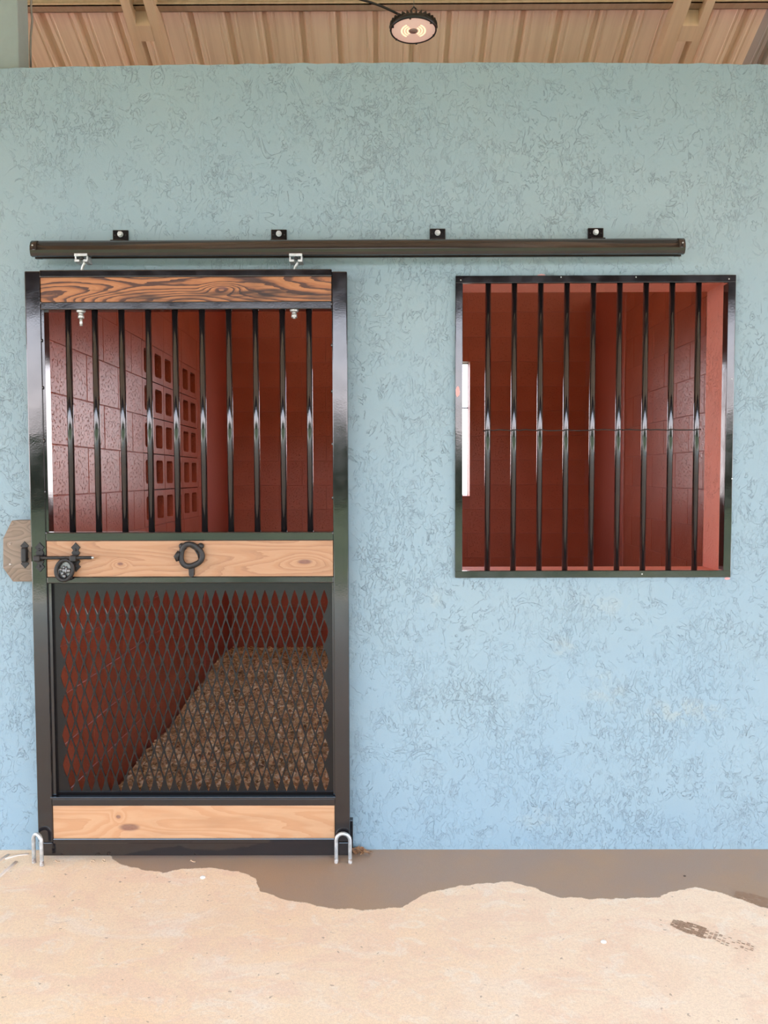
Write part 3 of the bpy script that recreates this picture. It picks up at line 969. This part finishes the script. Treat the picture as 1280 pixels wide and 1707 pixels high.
# slide bolt
YR = DF - .020
def fleur(px, py, Y, name, parent, th=.005, s_=1.0, loc=None):
    p = at(px, py, Y)
    half = [(0, .054), (.0055, .047), (.0165, .036), (.0085, .026), (.0150, .016), (.0085, .006), (.0085, -.006), (.0150, -.016), (.0085, -.026), (.0165, -.036), (.0055, -.047), (0, -.054)]
    poly = [(p.x + u*s_, p.z + v*s_) for u, v in half] + [(p.x - u*s_, p.z + v*s_) for u, v in half[-2:0:-1]]
    return MB().prism(poly, Y, Y + th).build(name, IRON, parent)
f1 = fleur(66, 929, DF - .004, 'latch_plate', root)
f2 = fleur(126, 929, DF - .002, 'latch_plate', root, .008)
for f_, px, Y in ((f1, 66, DF - .004), (f2, 126, DF - .002)):
    p = at(px, 930, Y)
    MB().box((p.x - .012, YR - .012, p.z - .011), (p.x + .012, Y + .001, p.z + .011), .004).build('bolt_keeper', IRON, f_)
    for dz in (-.030, .030):
        MB().ball((p.x, Y - .0005, p.z + dz), (.005, .003, .005), 0, 8, 5).build('screw', IRON, f_)
ra, rb_ = at(57, 930, YR), at(154, 929.5, YR)
m = MB().tube([(ra.x, YR, ra.z), (ra.x + .01, YR, ra.z), (rb_.x - .004, YR, rb_.z), (rb_.x, YR, rb_.z)], [.0045, .0062, .0062, .004], 10)
m.ball((ra.x + .004, YR, ra.z), .009)
m.build('bolt_rod', IRON, root)
MB().ball((rb_.x + .001, YR, rb_.z), (.006, .006, .005)).build('rod_tip', ZINC, root)
oc = at(107, 950.5, YR - .006)
n = 28
m = MB().tube([(oc.x + .0285*math.cos(2*math.pi*k/n) + .004*math.sin(2*math.pi*k/n), YR - .004 + .004*math.cos(2*math.pi*k/n), oc.z + .037*math.sin(2*math.pi*k/n)) for k in range(n)], .0075, 10, closed=True)
ov = m.build('oval_pull', IRON, root)
m = MB()
rr = random.Random(5)
for k in range(13):
    a = rr.uniform(0, 6.28); d = rr.uniform(.15, 1)
    m.ball((oc.x + .017*d*math.cos(a), YR - .003 + rr.uniform(-.004, .004), oc.z + .025*d*math.sin(a)), (rr.uniform(.004, .008), .006, rr.uniform(.006, .011)), 0, 8, 5)
m.box((oc.x - .025, YR + .001, oc.z - .032), (oc.x + .025, YR + .006, oc.z + .032), .002)
tag(m.build('cast_ornament', flat('bright_cast_metal', (.30, .30, .30), .3, .8, (.08, .08, .08), 90), ov), 'bright cast relief inside the oval ring', kind='stuff')
m = MB().tube([(oc.x + .004, YR, oc.z + .046), (oc.x + .004, YR - .004, oc.z + .030)], .006, 8); m.build('pull_neck', IRON, ov)
# ring handle
rc = at(318, 926, DF - .016)
n = 32
m = MB()
prof = 10
vs, fs = [], []
for k in range(n):
    a = 2*math.pi*k/n
    rr_ = .0395 + .003*math.cos(3*a + .4)
    for j in range(prof):
        q = 2*math.pi*j/prof
        r2 = rr_ + .0105*math.cos(q)
        vs.append((rc.x + r2*math.cos(a)*.97, DF - .014 + .007*math.sin(q), rc.z + r2*math.sin(a)))
for k in range(n):
    l = (k+1) % n
    for j in range(prof):
        o_ = (j+1) % prof
        fs.append((k*prof+j, k*prof+o_, l*prof+o_, l*prof+j))
m.add(vs, fs, 0, True)
rg = m.build('ring_handle', IRON, root)
m = MB().prism([(rc.x - .010, rc.z - .036), (rc.x + .010, rc.z - .036), (rc.x + .0085, rc.z - .072), (rc.x + .004, rc.z - .078), (rc.x - .004, rc.z - .078), (rc.x - .0085, rc.z - .072)], DF - .014, DF + .005)
m.build('hinge_stem', IRON, rg)
for sx in (-1, 1):
    m = MB().ball((rc.x + sx*.034, DF - .006, rc.z + .033), (.012, .009, .012), 0, 12, 8)
    m.tube([(rc.x + sx*.034, DF - .004, rc.z + .033), (rc.x + sx*.022, DF - .004, rc.z + .020)], .007, 8)
    m.build('ear_lug', IRON, rg)
m = MB().tube([(rc.x - .048, DF - .016, rc.z - .020), (rc.x - .052, DF - .018, rc.z - .004), (rc.x - .042, DF - .018, rc.z + .014)], [.006, .010, .007], 10)
m.build('thumb_lever', IRON, rg)
m = MB().tube([(rc.x - .008, DF - .004, rc.z + .034), (rc.x + .012, DF - .004, rc.z + .022), (rc.x + .024, DF - .004, rc.z + .002), (rc.x + .028, DF - .004, rc.z - .016)], .0035, 8)
m.build('spring_wire', IRON, rg)

# wooden latch block on the wall with the strike keeper
lat = empty('latch_block', (-1.36, 0, 1.1))
tag(lat, 'weathered brown wooden block with clipped corners on the wall left of the door', 'latch block')
Ym = -.05
def xz(px, py, Y=-.06):
    p = at(px, py, Y); return p.x, p.z
x_r = SLX0 - .002
xe, ze = xz(18, 868); xa, za = xz(6, 895); xd, zd = xz(6, 944); xh, zh = xz(20, 970)
z897, z946 = xz(10, 897)[1], xz(10, 946)[1]
front = [(xa + .006, -.075, z897), (x_r, -.075, z897), (x_r, -.075, z946), (xd + .006, -.075, z946)]
mid_ = [(xa, -.052, za), (xe, -.052, ze), (x_r, -.052, ze), (x_r, -.052, zh), (xh, -.052, zh), (xd, -.052, zd)]
back = [(x, .0, z) for x, _, z in mid_]
m = MB().add(front + mid_ + back, [(0, 1, 2, 3), (0, 4, 5), (0, 5, 6, 1), (3, 2, 7, 8), (3, 8, 9), (0, 3, 9, 4), (1, 6, 7, 2),
     (4, 10, 11, 5), (5, 11, 12, 6), (6, 12, 13, 7), (7, 13, 14, 8), (8, 14, 15, 9), (9, 15, 10, 4)])
m.build('wood_body', GREYWOOD, lat)
kp = fleur(41, 925, -.079, 'strike_plate', lat, .005, .92)
pk = at(41, 925, -.09)
MB().box((pk.x - .010, -.103, pk.z - .027), (pk.x + .010, -.079, pk.z + .027), .006).build('strike_loop', IRON, kp)
for py in (906, 941):
    p = at(17, py, -.076)
    MB().ball((p.x, -.0755, p.z), (.0055, .003, .0055), 0, 10, 6).build('screw', RUST, lat)

# ------------------------------------------------------------------ track over the door
tr = empty('door_track', (-.1, -.05, 2.24))
tag(tr, 'long dark bronze sliding door track fixed high on the blue wall', 'track')
t0, t1 = at(56, 412, -.075), at(1137, 407, -.075)
def tprof(r):
    return [(-.0300*r, -.010), (-.0295*r, .004), (-.024*r, .018), (-.013*r, .0265), (0, .029), (.013*r, .0265), (.024*r, .018), (.0295*r, .004), (.0300*r, -.010), (.028*r, -.020), (.023*r, -.0285), (.010*r, -.0295), (.010*r, -.022), (-.010*r, -.022), (-.010*r, -.0295), (-.023*r, -.0285), (-.028*r, -.020)]
zc = 2.245
m = MB()
pf = tprof(1.0)
n = len(pf)
for x in (t0.x, t1.x):
    for y, z in pf: m.v.append((x, -.072 + y, zc + z))
for i in range(n):
    j = (i+1) % n
    m.f.append((i, j, j+n, i+n)); m.mi.append(0); m.smooth.append(i < 8)
m.f.append(tuple(range(n))); m.mi.append(0); m.smooth.append(False)
m.f.append(tuple(range(2*n-1, n-1, -1))); m.mi.append(0); m.smooth.append(False)
m.build('track_rail', TRACK, tr)
for x, s_ in ((t0.x, -1), (t1.x, 1)):
    m = MB()
    for xx in (x - s_*.020, x + s_*.002):
        for y, z in pf: m.v.append((xx, -.072 + y*1.02, zc + z*1.02))
    for i in range(n):
        j = (i+1) % n
        m.f.append((i, j, j+n, i+n)); m.mi.append(0); m.smooth.append(i < 8)
    m.f.append(tuple(range(n))); m.mi.append(0); m.smooth.append(False)
    m.f.append(tuple(range(2*n-1, n-1, -1))); m.mi.append(0); m.smooth.append(False)
    c_ = m.build('end_cap', TRACK, tr)
    MB().ball((x - s_*.008, -.102, zc + .006), (.003, .003, .003), 0, 8, 5).build('screw', ZINC, c_)
for px, py in ((200, 390), (464.5, 389), (729.5, 387.5), (993.5, 386.5)):
    p = at(px, py, -.012)
    m = MB()
    m.box((p.x - .029, -.008, p.z - .036), (p.x + .029, 0, p.z + .016), .0025)
    m.box((p.x - .026, -.045, p.z - .040), (p.x + .026, -.004, p.z - .030), .002)
    k_ = m.build('mounting_bracket', BLACK, tr)
    m = MB().tube([(p.x, -.006, p.z), (p.x, -.010, p.z)], .0105, 16)
    m.tube([(p.x, -.010, p.z), (p.x, -.018, p.z)], .0085, 6)
    tag(m.build('bolt', ZINC, k_), 'pale zinc bolt head')
    for dx in (-.02, .02):
        MB().ball((p.x + dx, -.008, p.z - .004), (.0028, .002, .0028), 0, 8, 5).build('rivet', IRON, k_)

# ------------------------------------------------------------------ barred grille in the window opening
gr = empty('window_grille', (.77, -.01, 1.045))
tag(gr, 'black steel grille of nine vertical bars set in the window opening', 'window grille', kind='thing')
gx0, gx1 = at(758.8, 700, -.012).x, at(1222.3, 700, -.012).x
gz0, gz1 = at(985, 962.7, -.012).z, at(990, 459, -.012).z
fw = .028
m = MB()
GF, GB = -.014, -.001
m.box((gx0, GF, gz0), (gx0 + fw - .001, GB, gz1), .002); m.box((gx1 - fw, GF, gz0), (gx1, GB, gz1), .002)
m.box((gx0, GF - .0004, gz1 - .027), (gx1, GB, gz1), .002); m.box((gx0, GF - .0004, gz0), (gx1, GB, gz0 + .026), .002)
tag(m.build('frame', BLACK, gr, fix=False))
# inner leg of the angle iron running into the opening
il = .045
MB().box((WX1 - .004, -.002, gz0 + .024), (WX1 - .0005, il, gz1 - .025)).build('angle_leg', BLACK, gr)
MB().box((WX0 + .0005, -.002, gz0 + .024), (WX0 + .004, il, gz1 - .025)).build('angle_leg', BLACK, gr)
MB().box((WX0 + .004, -.002, WZ1 - .004), (WX1 - .004, .02, WZ1 - .0005)).build('angle_leg', BLACK, gr)
zt_b, zb_b = gz1 - .024, gz0 + .020
src = MB().tube([(0, 0, zb_b), (0, 0, zt_b)], .0108, 14).build('bar', BLACK, None, loc=(0, 0, 0))
bt = [814, 857.3, 901, 944.8, 988.6, 1032.4, 1076.3, 1120, 1164]
bb = [811.5, 855, 898.3, 941.3, 984.8, 1028, 1071.3, 1114.2, 1157.5]
YG = .012
gxs = []
for i in range(9):
    x = (at(bt[i], 480, YG).x + at(bb[i], 945, YG).x)/2
    gxs.append(x)
    o = src if i == 0 else src.copy()
    if i: col.objects.link(o)
    place(o, (x, YG, 0), gr)
# wire twisted round each bar
m = MB()
pts = []
zw = at(985, 717, YG).z
rw = random.Random(2)
for i, x in enumerate(gxs):
    pts += [(x - .016, YG + .004, zw + .000), (x - .0125, YG - .006, zw - .002), (x - .005, YG - .0135, zw + .001), (x + .005, YG - .0135, zw + .001), (x + .0125, YG - .006, zw + .002), (x + .016, YG + .003, zw)]
    if i < 8: pts.append((x + .045, YG + .005, zw + rw.uniform(-.002, .003)))
m.tube(pts, .0021, 6)
m.build('tie_wire', CABLE, gr)
for px, py in ((768, 467), (935, 462), (1060, 462), (1215, 465), (1220, 632), (1220, 798), (1070, 957)):
    p = at(px, py, GF)
    MB().ball((p.x, GF - .0003, p.z), (.0028, .0015, .0028), 0, 8, 5).build('screw', ZINC, gr)
p = at(762.5, 653, GF)
o = spot(763, 653, .016, .040, GF - .0008).build('paint_spot', PINKPAINT, gr)

# ------------------------------------------------------------------ floor guides, door stop, litter
def u_bolt(l1, l2, top_py, label, rad_):
    a, b = at(l1[0], 1425, l1[1]), at(l2[0], 1430, l2[1])
    a.z = b.z = 0
    c = (a + b)/2
    d = (b - a)
    half = d.length/2
    u = d.normalized()
    zt_ = at(c.x*0 + (l1[0] + l2[0])/2, top_py, c.y).z - rad_
    r_ = empty('floor_guide', c)
    tag(r_, label, 'floor guide', 'galvanised guides at the foot of the door')
    pts = [a + Vector((0, 0, -.02)), a + Vector((0, 0, .02)), a + Vector((0, 0, zt_ - half))]
    for k in range(1, 9):
        q = math.pi*k/9
        pts.append(c + u*(-half*math.cos(q)) + Vector((0, 0, zt_ - half + half*math.sin(q))))
    pts += [b + Vector((0, 0, zt_ - half)), b + Vector((0, 0, .02)), b + Vector((0, 0, -.02))]
    MB().tube(pts, rad_, 12).build('steel_hoop', ZINC, r_)
    for e_ in (a, b):
        tag(MB().tube([e_ + Vector((0, 0, -.01)), e_ + Vector((0, 0, .018))], rad_*1.06, 12).build('rusted_foot', RUST, r_), 'rust stained foot of the hoop')
    return r_
u_bolt((56.5, -.097), (69.5, -.120), 1387.5, 'galvanised steel hoop in the concrete at the left foot of the door', .0070)
u_bolt((560.5, -.100), (583.5, -.102), 1386.5, 'galvanised steel hoop in the concrete at the right foot of the door', .0070)
p0, p1 = at(579, 1366, -.02), at(588.5, 1416, -.02)
ds = MB().box((p0.x, -.028, .0), (p1.x, 0, p0.z), .002).build('door_stop', BLACK, None, loc=(p0.x, -.014, 0))
tag(ds, 'small black upright steel plate on the wall beside the right floor hoop', 'door stop')
m = MB()
rl = random.Random(8)
for k in range(46):
    c = on_floor(rl.gauss(596, 9), rl.uniform(1419, 1429))
    c.y = min(c.y, -.012)
    l, wd = rl.uniform(.007, .019), rl.uniform(.003, .008)
    M = Matrix.Translation((c.x, c.y, rl.uniform(.004, .02))) @ Matrix.Rotation(rl.uniform(0, 6.28), 4, 'Z') @ Matrix.Rotation(rl.uniform(-.8, .8), 4, 'X') @ Matrix.Rotation(rl.uniform(-.8, .8), 4, 'Y')
    m.add([M @ Vector(q) for q in ((-l, 0, 0), (0, -wd, .002), (l, 0, .001), (0, wd, .002))], [(0, 1, 2), (0, 2, 3)])
tag(m.build('dead_leaves', LEAF, None, loc=on_floor(597, 1424), fix=False), 'small heap of dead brown leaves on the floor beside the right hoop', 'leaves', kind='stuff')
def curl(px, py, n_, r_, label, ln=.0):
    c = on_floor(px, py)
    c.y = min(c.y, DF - .012)
    m = MB()
    vs, fs = [], []
    for k in range(n_+1):
        a = 5.0*k/n_
        for s_ in (-.003, .003):
            vs.append((c.x + r_*math.cos(a) + ln*k/n_, c.y + s_ + .004*k/n_, r_ + .0006 + r_*math.sin(a)*.95))
    fs = [(2*k, 2*k+1, 2*k+3, 2*k+2) for k in range(n_)]
    m.add(vs, fs, 0, True)
    o = m.build('wood_curl', SHAVE, None, loc=c, fix=False)
    md = o.modifiers.new('thickness', 'SOLIDIFY'); md.thickness = .0012
    return tag(o, label, 'wood shaving')
curl(186, 1419, 14, .007, 'pale curled wood shaving at the door foot, below the knot of the bottom board', .004)
curl(172, 1417, 10, .005, 'smaller wood shaving just left of the curl below the bottom board knot', -.012)
curl(322, 1424, 10, .005, 'flat pale wood shaving lying on the wet floor below the middle of the door', .022)
curl(108, 1416, 10, .004, 'thin wood shaving under the door, first to the right of the left hoop', .02)
def pebble(px, py, r_, mat, label):
    c = on_floor(px, py)
    m = MB().ball((c.x, c.y, r_*.35), (r_, r_*.8, r_*.5), 0, 10, 6)
    return tag(m.build('pebble', mat, None, loc=(c.x, c.y, 0)), label, 'pebble')
WHITE = flat('white_stone', (.85, .83, .80), .6)
pebble(1006, 1571.5, .009, WHITE, 'small white stone chip on the dry floor left of the boot print')
pebble(338, 1464, .010, WHITE, 'whitish chip on the dry floor in front of the door')
DARKST = flat('dark_stone', (.12, .08, .06), .8)
pebble(1141, 1461, .005, DARKST, 'tiny dark pebble on the wet band under the window')

# ------------------------------------------------------------------ the grounds in front and behind, which the gloss of the door mirrors
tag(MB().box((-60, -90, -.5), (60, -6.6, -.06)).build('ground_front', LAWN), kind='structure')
tag(MB().box((-60, 3.7, -.5), (60, 60, -.08)).build('ground_back', FARWALL), kind='structure')
m = MB()
rt = random.Random(4)
for k in range(46):
    x = -45 + 2*k + rt.uniform(-.6, .6)
    h = rt.uniform(1.9, 2.7)
    m.ball((x, -34 + rt.uniform(-1, 1), h*.75), (rt.uniform(1.5, 2.4), 1.6, h), 0, 14, 8)
tag(m.build('treeline', TREE), 'dark row of trees across the lawn, mirrored in the glossy door', 'trees', kind='stuff')
